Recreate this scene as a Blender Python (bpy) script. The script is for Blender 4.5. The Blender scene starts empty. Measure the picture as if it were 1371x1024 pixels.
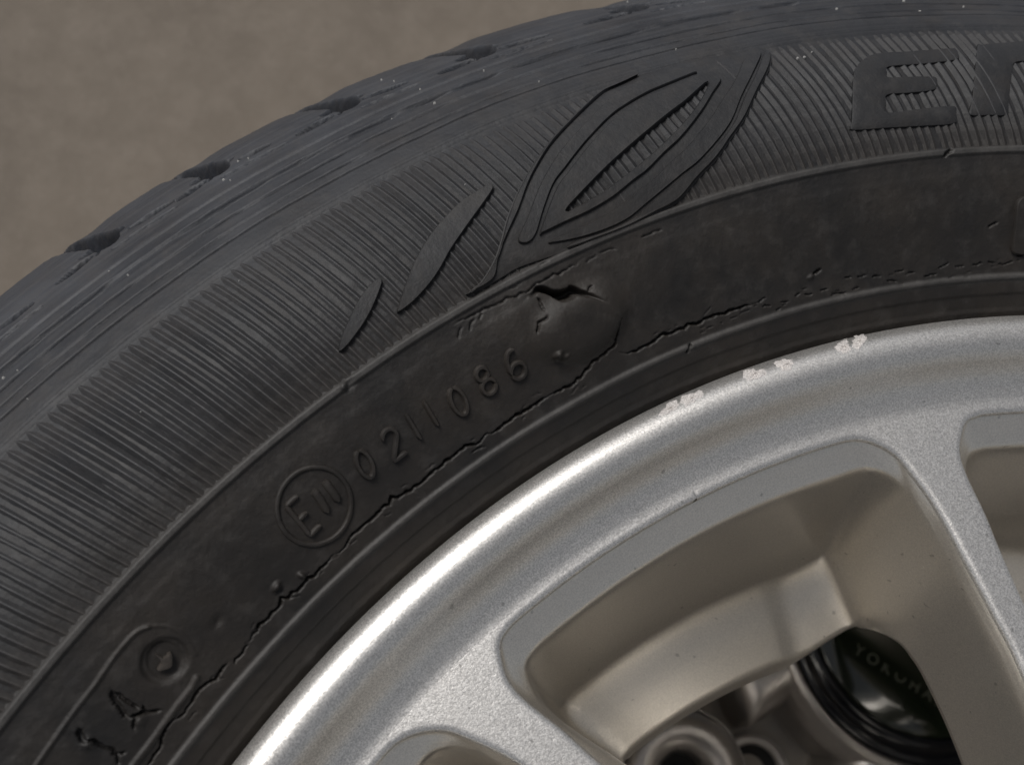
import bpy, bmesh, math, random
import numpy as np
from mathutils import Matrix, Vector
from mathutils.geometry import delaunay_2d_cdt

random.seed(7)
rng = np.random.default_rng(7)
sc = bpy.context.scene
MM = 0.001
GZ = -377.0                       # ground level below the flange plane of the upper wheel (mm)

def W(p):                         # wheel millimetres -> world metres
    return (p[0] * MM, p[1] * MM, (p[2] - GZ) * MM)

# ------------------------------------------------------------------ camera
CAM = np.array([-197.468, -19.676, 173.832])
RC = np.array([[0.64112, 0.757759, 0.121522], [-0.755514, 0.595385, 0.27334], [0.134773, -0.267056, 0.95421]])
FPX = 1300.0
cam_d = bpy.data.cameras.new("camera")
cam = bpy.data.objects.new("camera", cam_d)
sc.collection.objects.link(cam)
M4 = Matrix([list(r) for r in RC.T]).to_4x4()
M4.translation = Vector(W(CAM))
cam.matrix_world = M4
cam_d.sensor_width = 36.0
cam_d.lens = FPX / 1371.0 * 36.0
cam_d.clip_start = 0.005
cam_d.clip_end = 200.0
cam_d.dof.use_dof = True
cam_d.dof.focus_distance = 0.186
cam_d.dof.aperture_fstop = 21.0
sc.camera = cam

# ------------------------------------------------------------------ light
SUN_EL, SUN_AZ = math.radians(57), math.radians(186)     # direction the light comes from, in world xy
world = bpy.data.worlds.new("World")
sc.world = world
world.use_nodes = True
nt = world.node_tree
nt.nodes.clear()
sky = nt.nodes.new("ShaderNodeTexSky")
sky.sky_type = 'NISHITA'
sky.sun_disc = False
sky.sun_elevation = SUN_EL
sky.sun_rotation = math.pi / 2 - SUN_AZ
sky.air_density = 1.0
sky.dust_density = 4.0
sky.ozone_density = 1.0
bg = nt.nodes.new("ShaderNodeBackground")
bg.inputs[1].default_value = 0.072
wo = nt.nodes.new("ShaderNodeOutputWorld")
hsv = nt.nodes.new("ShaderNodeHueSaturation")          # overcast: the clouds take most of the blue out
hsv.inputs["Saturation"].default_value = 0.33
nt.links.new(sky.outputs[0], hsv.inputs["Color"])
nt.links.new(hsv.outputs[0], bg.inputs[0])
nt.links.new(bg.outputs[0], wo.inputs[0])
sun_d = bpy.data.lights.new("sun", 'SUN')
sun_d.energy = 2.5
sun_d.angle = math.radians(26)
sun_d.color = (1.0, 0.985, 0.965)
sun = bpy.data.objects.new("sun", sun_d)
sc.collection.objects.link(sun)
dl = Vector((math.cos(SUN_EL) * math.cos(SUN_AZ), math.cos(SUN_EL) * math.sin(SUN_AZ), math.sin(SUN_EL)))
sun.rotation_euler = dl.to_track_quat('Z', 'Y').to_euler()
sc.view_settings.view_transform = 'Standard'
sc.view_settings.look = 'None'
sc.view_settings.gamma = 1.0
sc.view_settings.exposure = 0.0

# ------------------------------------------------------------------ materials
class NT:
    def __init__(self, name):
        self.m = bpy.data.materials.new(name)
        self.m.use_nodes = True
        self.t = self.m.node_tree
        self.b = self.t.nodes["Principled BSDF"]
        self.tc = self.n("ShaderNodeTexCoord")
    def n(self, kind, **kw):
        o = self.t.nodes.new(kind)
        for k, v in kw.items():
            setattr(o, k, v)
        return o
    def l(self, a, b):
        self.t.links.new(a, b)
    def noise(self, scale, detail=3.0, rough=0.55, vec=None):
        o = self.n("ShaderNodeTexNoise")
        o.inputs["Scale"].default_value = scale
        o.inputs["Detail"].default_value = detail
        o.inputs["Roughness"].default_value = rough
        self.l(vec if vec is not None else self.tc.outputs["Object"], o.inputs["Vector"])
        return o.outputs["Fac"]
    def ramp(self, fac, stops):
        o = self.n("ShaderNodeValToRGB")
        e = o.color_ramp.elements
        while len(e) < len(stops):
            e.new(0.5)
        for i, (p, c) in enumerate(stops):
            e[i].position = p
            e[i].color = (c, c, c, 1) if not isinstance(c, tuple) else (*c, 1)
        self.l(fac, o.inputs[0])
        return o.outputs[0]
    def mix(self, fac, a, b, mode='MIX'):
        o = self.n("ShaderNodeMix", data_type='RGBA', blend_type=mode)
        for s, v in ((o.inputs[0], fac), (o.inputs[6], a), (o.inputs[7], b)):
            if isinstance(v, (int, float)):
                s.default_value = v
            elif isinstance(v, tuple):
                s.default_value = (*v, 1)
            else:
                self.l(v, s)
        return o.outputs[2]
    def math(self, op, a, b=0.0, c=0.0):
        o = self.n("ShaderNodeMath", operation=op)
        for s, v in zip(o.inputs, (a, b, c)):
            if isinstance(v, (int, float)):
                s.default_value = v
            else:
                self.l(v, s)
        return o.outputs[0]
    def bump(self, h, strength, dist, prev=None):
        o = self.n("ShaderNodeBump")
        o.inputs["Strength"].default_value = strength
        o.inputs["Distance"].default_value = dist
        self.l(h, o.inputs["Height"])
        if prev is not None:
            self.l(prev, o.inputs["Normal"])
        return o.outputs[0]
    def set(self, **kw):
        for k, v in kw.items():
            s = self.b.inputs[k.replace('_', ' ')]
            if isinstance(v, (int, float)):
                s.default_value = v
            elif isinstance(v, tuple):
                s.default_value = (*v, 1)
            else:
                self.l(v, s)

def radius_socket(k):
    """distance from the wheel axis in object space (metres)"""
    vm = k.n("ShaderNodeVectorMath", operation='MULTIPLY')
    vm.inputs[1].default_value = (1, 1, 0)
    k.l(k.tc.outputs["Object"], vm.inputs[0])
    ln = k.n("ShaderNodeVectorMath", operation='LENGTH')
    k.l(vm.outputs[0], ln.inputs[0])
    return ln.outputs["Value"]

def make_rubber(name, lift=1.0):
    k = NT(name)
    r = radius_socket(k)
    zone = k.n("ShaderNodeMapRange")
    zone.inputs[1].default_value = 0.255
    zone.inputs[2].default_value = 0.292
    k.l(r, zone.inputs[0])
    n1 = k.noise(55, 4)
    n2 = k.noise(260, 5, 0.65)
    n3 = k.noise(1500, 3)
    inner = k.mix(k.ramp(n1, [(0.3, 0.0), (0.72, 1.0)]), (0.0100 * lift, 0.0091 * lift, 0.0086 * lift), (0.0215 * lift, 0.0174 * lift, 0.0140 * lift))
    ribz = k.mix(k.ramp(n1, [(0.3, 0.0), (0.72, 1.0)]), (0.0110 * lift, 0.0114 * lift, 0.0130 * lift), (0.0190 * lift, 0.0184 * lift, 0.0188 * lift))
    z1 = k.n("ShaderNodeMapRange")
    z1.inputs[1].default_value = 0.232; z1.inputs[2].default_value = 0.246
    k.l(r, z1.inputs[0])
    wall = k.mix(z1.outputs[0], inner, ribz)
    shoulder = k.mix(k.ramp(n1, [(0.3, 0.0), (0.7, 1.0)]), (0.0195, 0.0215, 0.0275), (0.041, 0.0445, 0.053))
    base = k.mix(zone.outputs[0], wall, shoulder)
    rng_ = k.n("ShaderNodeCombineXYZ")                     # worn streaks that follow the tyre round
    k.l(k.math('MULTIPLY', r, 900.0), rng_.inputs[0])
    k.l(k.math('MULTIPLY', n1, 2.0), rng_.inputs[1])
    stk = k.noise(1.0, 2, 0.5, rng_.outputs[0])
    base = k.mix(k.math('MULTIPLY', k.math('MULTIPLY', zone.outputs[0], k.ramp(stk, [(0.45, 0.0), (0.62, 1.0)])), 0.28), base, (0.075, 0.076, 0.081))
    brown = k.ramp(k.noise(70, 6, 0.75), [(0.46, 0.0), (0.75, 1.0)])
    base = k.mix(k.math('MULTIPLY', brown, 0.30), base, (0.045, 0.036, 0.028))
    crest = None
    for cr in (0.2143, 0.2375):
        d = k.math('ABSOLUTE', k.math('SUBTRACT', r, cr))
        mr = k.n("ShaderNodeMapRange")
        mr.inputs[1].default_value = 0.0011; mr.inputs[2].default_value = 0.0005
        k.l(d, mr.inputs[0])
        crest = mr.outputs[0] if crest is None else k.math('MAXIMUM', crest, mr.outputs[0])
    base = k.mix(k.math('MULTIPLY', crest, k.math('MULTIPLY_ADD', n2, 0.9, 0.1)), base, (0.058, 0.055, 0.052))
    dust = k.ramp(n2, [(0.52, 0.0), (0.8, 1.0)])
    base = k.mix(k.math('MULTIPLY', dust, 0.30), base, (0.065, 0.060, 0.056))
    k.set(Base_Color=base, Roughness=k.math('MULTIPLY_ADD', n2, 0.25, 0.47), Specular_IOR_Level=0.36)
    nb = k.bump(n2, 0.35, 0.0006)
    nb = k.bump(n3, 0.30, 0.00018, nb)
    k.set(Normal=nb)
    return k.m

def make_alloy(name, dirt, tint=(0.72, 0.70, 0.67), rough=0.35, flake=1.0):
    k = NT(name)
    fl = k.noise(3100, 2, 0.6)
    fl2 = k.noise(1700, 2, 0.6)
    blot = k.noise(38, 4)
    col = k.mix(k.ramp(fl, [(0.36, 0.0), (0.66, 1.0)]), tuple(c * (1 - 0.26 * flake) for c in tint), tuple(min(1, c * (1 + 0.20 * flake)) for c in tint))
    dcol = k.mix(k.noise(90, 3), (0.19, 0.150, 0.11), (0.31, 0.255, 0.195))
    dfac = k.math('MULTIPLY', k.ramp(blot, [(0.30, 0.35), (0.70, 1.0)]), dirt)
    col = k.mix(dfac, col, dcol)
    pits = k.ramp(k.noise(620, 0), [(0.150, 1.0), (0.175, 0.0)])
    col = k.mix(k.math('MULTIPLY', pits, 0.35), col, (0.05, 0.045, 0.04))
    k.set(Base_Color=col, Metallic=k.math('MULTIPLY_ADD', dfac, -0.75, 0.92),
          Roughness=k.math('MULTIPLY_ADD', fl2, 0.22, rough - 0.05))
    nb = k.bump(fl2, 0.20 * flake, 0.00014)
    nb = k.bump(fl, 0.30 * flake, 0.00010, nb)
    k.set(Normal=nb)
    return k.m

RUBBER = make_rubber("weathered_rubber")
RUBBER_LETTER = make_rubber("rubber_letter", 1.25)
RUBBER_PALE = make_rubber("pale_rubber", 2.3)
ALLOY = make_alloy("silver_alloy", 0.12)
ALLOY_IN = make_alloy("brake_dusted_alloy", 0.10, rough=0.27, tint=(0.74, 0.70, 0.635), flake=0.45)
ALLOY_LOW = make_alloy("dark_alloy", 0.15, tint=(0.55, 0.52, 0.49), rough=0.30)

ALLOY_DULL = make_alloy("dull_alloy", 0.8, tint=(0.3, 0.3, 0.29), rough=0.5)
def make_scuff():
    k = NT("scraped_aluminium")
    a = k.noise(1500, 5, 0.75)
    k.set(Base_Color=k.mix(a, (0.46, 0.42, 0.39), (0.94, 0.90, 0.87)), Metallic=0.35, Roughness=0.5)
    k.set(Normal=k.bump(a, 0.9, 0.0006))
    return k.m
SCUFF = make_scuff()

def make_plain(name, col, rough, metal=0.0, coat=0.0):
    k = NT(name)
    a = k.noise(600, 3)
    k.set(Base_Color=k.mix(a, tuple(c * 0.8 for c in col), tuple(c * 1.2 for c in col)), Roughness=rough, Metallic=metal, Coat_Weight=coat)
    return k.m
CAPGREEN = make_plain("dark_green_cap", (0.016, 0.024, 0.013), 0.14, coat=0.6)
CAPRING = make_plain("black_ring", (0.010, 0.011, 0.014), 0.16)
CAPTEXT = make_plain("cap_lettering", (0.16, 0.165, 0.13), 0.5)
SPECK = make_plain("white_speck", (0.26, 0.255, 0.245), 0.7)
HOLE_SHADE = make_plain("hole_shade", (0.012, 0.012, 0.012), 0.7)

def make_ground():
    k = NT("dusty_concrete")
    a = k.noise(9, 5, 0.6)
    b = k.noise(48, 5, 0.65)
    c = k.noise(160, 4, 0.6)
    d = k.noise(700, 2)
    col = k.mix(k.ramp(a, [(0.3, 0.0), (0.7, 1.0)]), (0.108, 0.089, 0.070), (0.136, 0.113, 0.089))
    col = k.mix(k.math('MULTIPLY', k.ramp(b, [(0.42, 0.0), (0.68, 1.0)]), 0.35), col, (0.185, 0.156, 0.128))
    col = k.mix(k.math('MULTIPLY', k.ramp(c, [(0.55, 0.0), (0.75, 1.0)]), 0.35), col, (0.090, 0.074, 0.059))
    col = k.mix(k.math('MULTIPLY', k.ramp(d, [(0.66, 0.0), (0.72, 1.0)]), 0.4), col, (0.34, 0.30, 0.26))
    k.set(Base_Color=col, Roughness=0.9)
    nb = k.bump(b, 0.35, 0.002)
    nb = k.bump(c, 0.4, 0.0008, nb)
    k.set(Normal=nb)
    return k.m
GROUND = make_ground()

# ------------------------------------------------------------------ object helpers
def link(o, parent=None):
    sc.collection.objects.link(o)
    if parent is not None:
        o.parent = parent
    return o

def mesh_np(name, V, F, mat, parent=None, smooth=True):
    """V in metres (object space)."""
    me = bpy.data.meshes.new(name)
    V = np.asarray(V, dtype=np.float64)
    if isinstance(F, np.ndarray):
        me.vertices.add(len(V))
        me.vertices.foreach_set("co", V.astype(np.float32).ravel())
        k = F.shape[1]
        me.loops.add(F.size)
        me.loops.foreach_set("vertex_index", F.astype(np.int32).ravel())
        me.polygons.add(len(F))
        me.polygons.foreach_set("loop_start", np.arange(0, F.size, k, dtype=np.int32))
        me.update(calc_edges=True)
    else:
        me.from_pydata(V.tolist(), [], [list(map(int, f)) for f in F])
    me.validate()
    me.polygons.foreach_set("use_smooth", np.full(len(me.polygons), smooth))
    me.materials.append(mat)
    me.update()
    o = bpy.data.objects.new(name, me)
    return link(o, parent)

def empty(name, loc, label, cat, group=None):
    o = bpy.data.objects.new(name, None)
    o.location = loc
    o.empty_display_size = 0.05
    o["label"] = label
    o["category"] = cat
    if group:
        o["group"] = group
    return link(o)

def catmull(P, n=8, closed=False):
    P = np.asarray(P, float)
    m = len(P)
    out = []
    rngi = range(m if closed else m - 1)
    for i in rngi:
        g = (lambda j: P[j % m]) if closed else (lambda j: P[min(max(j, 0), m - 1)])
        p0, p1, p2, p3 = g(i - 1), g(i), g(i + 1), g(i + 2)
        for t in np.arange(n) / n:
            out.append(0.5 * ((2 * p1) + (-p0 + p2) * t + (2 * p0 - 5 * p1 + 4 * p2 - p3) * t * t + (-p0 + 3 * p1 - 3 * p2 + p3) * t ** 3))
    if not closed:
        out.append(P[-1])
    return np.array(out)

def resample(P, step):
    P = np.asarray(P, float)
    d = np.r_[0, np.cumsum(np.hypot(*np.diff(P[:, :2], axis=0).T))]
    n = max(2, int(round(d[-1] / step)) + 1)
    t = np.linspace(0, d[-1], n)
    return np.stack([np.interp(t, d, P[:, j]) for j in range(P.shape[1])], 1)

def lathe(name, prof, mat, parent=None, n=256, center=(0, 0), th0=0.0, th1=2 * math.pi):
    prof = np.asarray(prof, float)
    full = abs(th1 - th0 - 2 * math.pi) < 1e-6
    m = n if full else n + 1
    th = th0 + (th1 - th0) * np.arange(m) / n
    r, z = prof[:, 0], prof[:, 1]
    V = np.stack([np.outer(np.cos(th), r) + center[0], np.outer(np.sin(th), r) + center[1], np.tile(z, (m, 1))], 2).reshape(-1, 3) * MM
    k = len(prof)
    i = np.arange(n)
    ip = (i + 1) % m
    j = np.arange(k - 1)
    a = (i[:, None] * k + j).ravel()
    b = (ip[:, None] * k + j).ravel()
    F = np.stack([a, b, b + 1, a + 1], 1)
    return mesh_np(name, V, F, mat, parent)

# ------------------------------------------------------------------ ground
gs = 30.0
g = mesh_np("ground", [(-gs, -gs, 0), (gs, -gs, 0), (gs, gs, 0), (-gs, gs, 0)], [(0, 1, 2, 3)], GROUND, smooth=False)
g["kind"] = "structure"

# ------------------------------------------------------------------ the cracked wheel
wheel = empty("car_wheel", (0, 0, -GZ * MM), "silver spoked car wheel with a bulged, cracked black tyre, lying on top", "wheel")

# tyre cross-section: radius / height, mm
PC = [(202.5, -9), (204.5, -6), (206.8, -3.6), (209, -1.2), (211.5, 0.9), (214.3, 2.7), (220, 5.6), (228, 9.7), (237.4, 13.1), (247, 14.6),
      (257, 13.6), (268.3, 10.0), (278, 4.6), (288, -2.6), (297, -11.0), (304, -19.6), (308.6, -27.2), (311.6, -36), (313.6, -48), (315, -65), (315.8, -84)]
prof_c = catmull(PC, 40)
pd = np.r_[0, np.cumsum(np.hypot(*np.diff(prof_c, axis=0).T))]
ST = pd[-1]
def prof_at(s):
    return np.interp(s, pd, prof_c[:, 0]), np.interp(s, pd, prof_c[:, 1])
def s_of_r(r):
    return np.interp(r, prof_c[:, 0], pd)
def prof_n(s):
    r1, z1 = prof_at(np.asarray(s) - 0.8)
    r2, z2 = prof_at(np.asarray(s) + 0.8)
    L = np.hypot(r2 - r1, z2 - z1) + 1e-12
    return -(z2 - z1) / L, (r2 - r1) / L
HLOW = None
def hlow(s, th):
    if HLOW is None:
        return 0.0
    s, th = np.broadcast_arrays(np.asarray(s, float), np.asarray(th, float))
    i = np.clip(np.interp(s, S, np.arange(NS)), 0, NS - 1.001); j = np.clip((th - TH0) / (TH1 - TH0) * (NC - 1), 0, NC - 1.001)
    i0 = i.astype(int); j0 = j.astype(int); a = i - i0; b = j - j0
    v = (HLOW[i0, j0] * (1 - b) + HLOW[i0, j0 + 1] * b) * (1 - a) + (HLOW[i0 + 1, j0] * (1 - b) + HLOW[i0 + 1, j0 + 1] * b) * a
    return np.where((th > TH0 + 0.03) & (th < TH1 - 0.03), v, 0.0)
def surf(s, th, h):
    """point on the tyre at profile length s, angle th, height h above the plain surface (mm, wheel frame)"""
    r, z = prof_at(s)
    nr, nz = prof_n(s)
    r = r + nr * h
    return np.stack([r * np.cos(th), r * np.sin(th), z + nz * h], -1)

def px2st(P):
    """photo pixels -> (s, theta) on the tyre surface, by ray casting onto the surface of revolution"""
    P = np.atleast_2d(np.asarray(P, float))
    d = np.stack([(P[:, 0] - 685.5) / FPX, -(P[:, 1] - 512) / FPX, -np.ones(len(P))], 1) @ RC
    t = np.linspace(120, 420, 1500)
    X = CAM + d[:, None, :] * t[None, :, None]
    r = np.hypot(X[..., 0], X[..., 1])
    zz = X[..., 2] - np.interp(r, prof_c[:, 0], prof_c[:, 1], left=-500, right=-500)
    out = []
    for i in range(len(P)):
        k = np.argmax(zz[i] < 0)
        if not (zz[i] < 0).any():
            k = np.argmin(np.abs(zz[i]))
        k = max(k, 1)
        f = zz[i, k - 1] / (zz[i, k - 1] - zz[i, k] + 1e-12)
        x = X[i, k - 1] + (X[i, k] - X[i, k - 1]) * np.clip(f, 0, 1)
        rr = min(np.hypot(x[0], x[1]), 315.7)
        out.append((s_of_r(rr), math.atan2(x[1], x[0]) % (2 * math.pi)))
    return np.array(out)

def px2plane(P, z):
    P = np.atleast_2d(np.asarray(P, float))
    d = np.stack([(P[:, 0] - 685.5) / FPX, -(P[:, 1] - 512) / FPX, -np.ones(len(P))], 1) @ RC
    return CAM + d * ((z - CAM[2]) / d[:, 2])[:, None]

# crops used when reading the photograph: local coordinates -> photo pixels
def crop(x0, y0, k):
    return lambda L: [(x0 + x / k, y0 + y / k) for x, y in L]
cE = crop(680, 50, 3.79)          # emblem
cL = crop(440, 220, 3.94)         # small leaves
cB = crop(600, 340, 5.27)         # bulge
cD = crop(80, 800, 4.573)         # date code
cM = crop(360, 600, 7.31)         # approval mark
cR = crop(900, 290, 2.91)         # fine cracks
cN = crop(1111, 30, 5.27)         # large letters

# ---- fine sidewall grid
TH0, TH1 = math.radians(136), math.radians(206)
NS, NC = 620, 1400
S = np.r_[np.linspace(0, 128, NS - 40), np.linspace(128, ST, 41)[1:]]
TH = np.linspace(TH0, TH1, NC)
Rg, Zg = prof_at(S)
H = np.zeros((NS, NC))

def smooth01(x):
    x = np.clip(x, 0, 1)
    return x * x * (3 - 2 * x)

def band(r, c, w, soft):
    return smooth01((w / 2 + soft / 2 - np.abs(r - c)) / soft)

# rings that run round the whole tyre
hr = np.zeros(NS)
BROKEN = []
hr += 0.50 * band(Rg, 214.3, 0.9, 0.5)
hr += -0.35 * band(Rg, 210.0, 2.6, 0.8)
hr += 0.55 * band(Rg, 237.5, 1.3, 0.45)
hr += -0.09 * band(Rg, 234.6, 2.6, 1.2)
hr += -0.30 * band(Rg, 252.8, 29.0, 0.8)
hr += 0.30 * band(Rg, 270.2, 4.2, 0.5)
for c, w, dpt in ((272.7, .45, .8), (275.0, .4, .7), (278.2, .6, .8), (282.0, 1.6, 1.0), (285.6, .45, .4)):
    if c in (272.7, 285.6):
        hr -= dpt * band(Rg, c, w, 0.5)
    else:
        BROKEN.append((c, w, dpt))
H += hr[:, None]
for q, (c, w, dpt) in enumerate(BROKEN):
    r_ = np.random.default_rng(50 + q)
    xs = np.linspace(TH0, TH1, 60); m = 0.45 + 0.6 * smooth01((np.interp(TH, xs, r_.uniform(-0.35, 1.0, 60)) + 0.1) / 0.5)
    shift = np.interp(TH, np.linspace(TH0, TH1, 25), r_.normal(0, 0.12, 25))
    ww = w * np.interp(TH, np.linspace(TH0, TH1, 40), r_.uniform(0.8, 1.2, 40))
    H -= dpt * m[None, :] * smooth01((ww[None, :] / 2 + 0.16 - np.abs(Rg[:, None] - c - shift[None, :])) / 0.32)
H += 0.08 * np.sin(TH * 31 + 2)[None, :] * band(Rg, 279, 8, 3)[:, None]

# slow unevenness of the old casing
def vnoise(ns, nc, seed):
    g = np.random.default_rng(seed).standard_normal((ns + 3, nc + 3))
    a = np.linspace(0, ns, NS); b = np.linspace(0, nc, NC)
    i = a.astype(int); j = b.astype(int)
    fa = smooth01(a - i)[:, None]; fb = smooth01(b - j)[None, :]
    G = lambda u, v: g[np.ix_(i + u, j + v)]
    return (G(0, 0) * (1 - fa) + G(1, 0) * fa) * (1 - fb) + (G(0, 1) * (1 - fa) + G(1, 1) * fa) * fb
NOISE0 = H.copy()
H += 0.10 * vnoise(9, 20, 1) + 0.03 * vnoise(60, 150, 2) + 0.010 * vnoise(240, 560, 5)

def jag(P, amp, step, seed):
    """resample a (s, theta-as-mm) line and make it ragged"""
    q = resample(P, step)
    r_ = np.random.default_rng(seed)
    if len(q) > 3:
        d = np.gradient(q, axis=0)
        d /= np.linalg.norm(d, axis=1)[:, None] + 1e-9
        nrm = np.stack([-d[:, 1], d[:, 0]], 1)
        off = r_.uniform(-1, 1, len(q)) * amp * r_.choice([0.3, 0.8, 1.5], len(q)) + np.convolve(r_.uniform(-1, 1, len(q) + 8), np.ones(9) / 9, 'valid') * amp * 2.2
        off[0] = off[-1] = 0
        q = q + nrm * off[:, None]
    return q

RM = 240.0
def dist_to(st, closed=False, pad=6.0):
    """distance field (mm) from the grid to a polyline given as (s, theta); returns slices, distance, position along 0..1"""
    if closed:
        st = np.vstack([st, st[:1]])
    sm, tm = st[:, 0].mean(), st[:, 1].mean()
    rm = float(prof_at(sm)[0])
    i0, i1 = np.searchsorted(S, [st[:, 0].min() - pad, st[:, 0].max() + pad])
    j0, j1 = np.searchsorted(TH, [st[:, 1].min() - pad / rm, st[:, 1].max() + pad / rm])
    if i1 - i0 < 2 or j1 - j0 < 2:
        return None
    A = S[i0:i1, None]
    B = (TH[None, j0:j1]) * rm
    p = np.stack([st[:, 0], st[:, 1] * rm], 1)
    D = np.full((i1 - i0, j1 - j0), 1e9)
    T = np.zeros_like(D)
    L = np.r_[0, np.cumsum(np.hypot(*np.diff(p, axis=0).T))]
    for k in range(len(p) - 1):
        a, b = p[k], p[k + 1]
        ii0, ii1 = np.searchsorted(A[:, 0], [min(a[0], b[0]) - pad, max(a[0], b[0]) + pad])
        jj0, jj1 = np.searchsorted(B[0], [min(a[1], b[1]) - pad, max(a[1], b[1]) + pad])
        if ii1 <= ii0 or jj1 <= jj0:
            continue
        da = A[ii0:ii1] - a[0]
        db = B[:, jj0:jj1] - a[1]
        e = b - a
        q = np.clip((da * e[0] + db * e[1]) / (e @ e + 1e-12), 0, 1)
        d = np.hypot(da - q * e[0], db - q * e[1])
        sub = D[ii0:ii1, jj0:jj1]
        m = d < sub
        sub[m] = d[m]
        T[ii0:ii1, jj0:jj1][m] = ((L[k] + q * np.hypot(*e)) / (L[-1] + 1e-9))[m]
    return (slice(i0, i1), slice(j0, j1)), D, T

def line_st(px, smooth=4):
    px = np.asarray(px, float)
    if smooth and len(px) > 2:
        px = catmull(px, smooth)
    return px2st(px)

def groove(px, width, depth, ragged=0.0, step=1.2, taper=True, seed=0, soft=0.28, smooth=0, lip=0.0):
    st = line_st(px, smooth)
    rm = float(prof_at(st[:, 0].mean())[0])
    q = np.stack([st[:, 0], st[:, 1] * rm], 1)
    if ragged:
        q = jag(q, ragged, step, seed)
    st = np.stack([q[:, 0], q[:, 1] / rm], 1)
    r = dist_to(st, pad=width * 2 + 2)
    if r is None:
        return
    sl, D, T = r
    w = width * 0.28 * (np.clip(np.minimum(T, 1 - T) * 6, 0.25, 1) if taper else 1.0)
    w = w * (1 + 0.16 * (np.sin(T * 57 + seed) + np.sin(T * 131 + 2 * seed)) * (ragged > 0))
    H[sl] -= depth * smooth01((w + soft / 2 - D) / soft) * np.clip(np.minimum(T, 1 - T) * 9 + (0 if taper else 1), 0.3, 1)
    if lip:
        H[sl] += lip * np.exp(-((D - w - 0.45) / 0.4) ** 2)

def ridge(px, width, height, soft=0.6, smooth=4, closed=False):
    px = catmull(px, smooth, closed) if smooth else np.asarray(px, float)
    r = dist_to(px2st(px), closed, pad=width * 2 + 2)
    if r is None:
        return
    sl, D, T = r
    H[sl] = np.maximum(H[sl], H[sl] + height * smooth01((width / 2 + soft / 2 - D) / soft))

def blob(px, ru, rv, ang, height, power=2.0, mode='add'):
    """smooth bump; ru along the ring, rv across (mm)"""
    s0, t0 = px2st([px])[0]
    rm = float(prof_at(s0)[0])
    u = (t0 - TH[None, :]) * rm           # theta falls to the right in the photograph
    v = S[:, None] - s0
    ca, sa = math.cos(ang), math.sin(ang)
    U = (u * ca + v * sa) / ru
    Vv = (-u * sa + v * ca) / rv
    q = U * U + Vv * Vv
    return height * np.exp(-q ** (power / 2))

# ---- the bulge and its torn upper edge
B1 = blob((777, 431), 9.2, 6.0, 0.03, 1.0, 5.5)
B2 = blob((706, 428), 9.0, 5.4, 0.0, 1.0, 2.6)
H += 0.9 * B2 * (1 - 0.9 * B1) + 0.3 * blob((720, 470), 14, 10, 0, 1.0, 2.0)
mouth = cB([(590, 292), (640, 276), (700, 290), (760, 316), (822, 318), (880, 290), (960, 290), (1030, 316), (1120, 352)])
mst = px2st(catmull(mouth, 6))
mst = mst[np.argsort(mst[:, 1])]
r_ = np.random.default_rng(77)
sm_line = np.interp(TH, mst[:, 1], mst[:, 0])
xs = np.linspace(TH0, TH1, int((TH1 - TH0) * 240 / 0.55))
xs2 = np.linspace(TH0, TH1, int((TH1 - TH0) * 240 / 1.7))
sm_line = sm_line + np.interp(TH, xs, r_.uniform(-.26, .26, len(xs))) + np.interp(TH, xs2, r_.uniform(-.25, .25, len(xs2)))
mw = smooth01((TH - mst[0, 1]) / 0.030) * smooth01((mst[-1, 1] - TH) / 0.012)
below = smooth01((sm_line[None, :] - S[:, None]) / 0.35)
H += 2.5 * B1 * (1 - mw[None, :] * (1 - below))
HLOW = H - hr[:, None]
t_c = px2st(cB([(815, 280)]))[0, 1]
cav = np.exp(-(np.abs(TH - t_c) * 240 / 4.1) ** 3) + 0.30 * np.exp(-((TH - px2st(cB([(690, 262)]))[0, 1]) * 240 / 2.6) ** 2) + 0.05 * mw
vv = (S[:, None] - sm_line[None, :])
H -= 3.2 * cav[None, :] * smooth01((vv + 0.12) / 0.25) * smooth01((0.75 + 1.25 * cav[None, :] - vv) / (0.45 + 0.9 * cav[None, :])) 
groove(cB([(950, 30), (870, 90), (740, 150), (640, 195), (560, 255), (500, 285), (440, 295), (350, 350), (240, 400), (100, 470), (0, 512)]), 0.45, 0.7, 0.25, 0.9, seed=4)
groove(cB([(620, 310), (640, 360), (665, 405)]), 0.55, 1.0, 0.2, 0.7, seed=5)
groove(cB([(685, 432), (660, 465), (625, 482), (614, 520), (610, 570)]), 0.5, 1.0, 0.2, 0.7, seed=6)
groove(cB([(975, 268), (985, 240), (1012, 222)]), 0.45, 0.8, 0.15, 0.7, seed=7)
groove(cB([(188, 452), (165, 480), (150, 545)]), 0.4, 0.7, 0.15, 0.7, seed=8)
groove(cB([(98, 508), (80, 550), (70, 600)]), 0.35, 0.6, 0.15, 0.7, seed=9)
groove(cB([(240, 410), (215, 470)]), 0.3, 0.5, 0.1, 0.7, seed=10)
groove(cB([(180, 230), (160, 260), (150, 305)]), 0.4, 0.7, 0.1, 0.7, seed=11)
groove([(682, 345), (676, 366), (671, 376)], 0.5, 1.0, 0.1, 0.7, seed=12)
groove([(735, 347), (727, 352), (719, 358)], 0.3, 0.6, 0.1, 0.7, seed=13)
groove([(801, 339), (813, 335), (826, 333)], 0.35, 0.5, 0.12, 0.8, seed=14)
groove([(858, 319), (872, 312), (888, 306)], 0.4, 0.6, 0.12, 0.8, seed=15)
groove([(784, 352), (792, 346), (800, 341)], 0.3, 0.5, 0.12, 0.8, seed=16)
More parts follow.
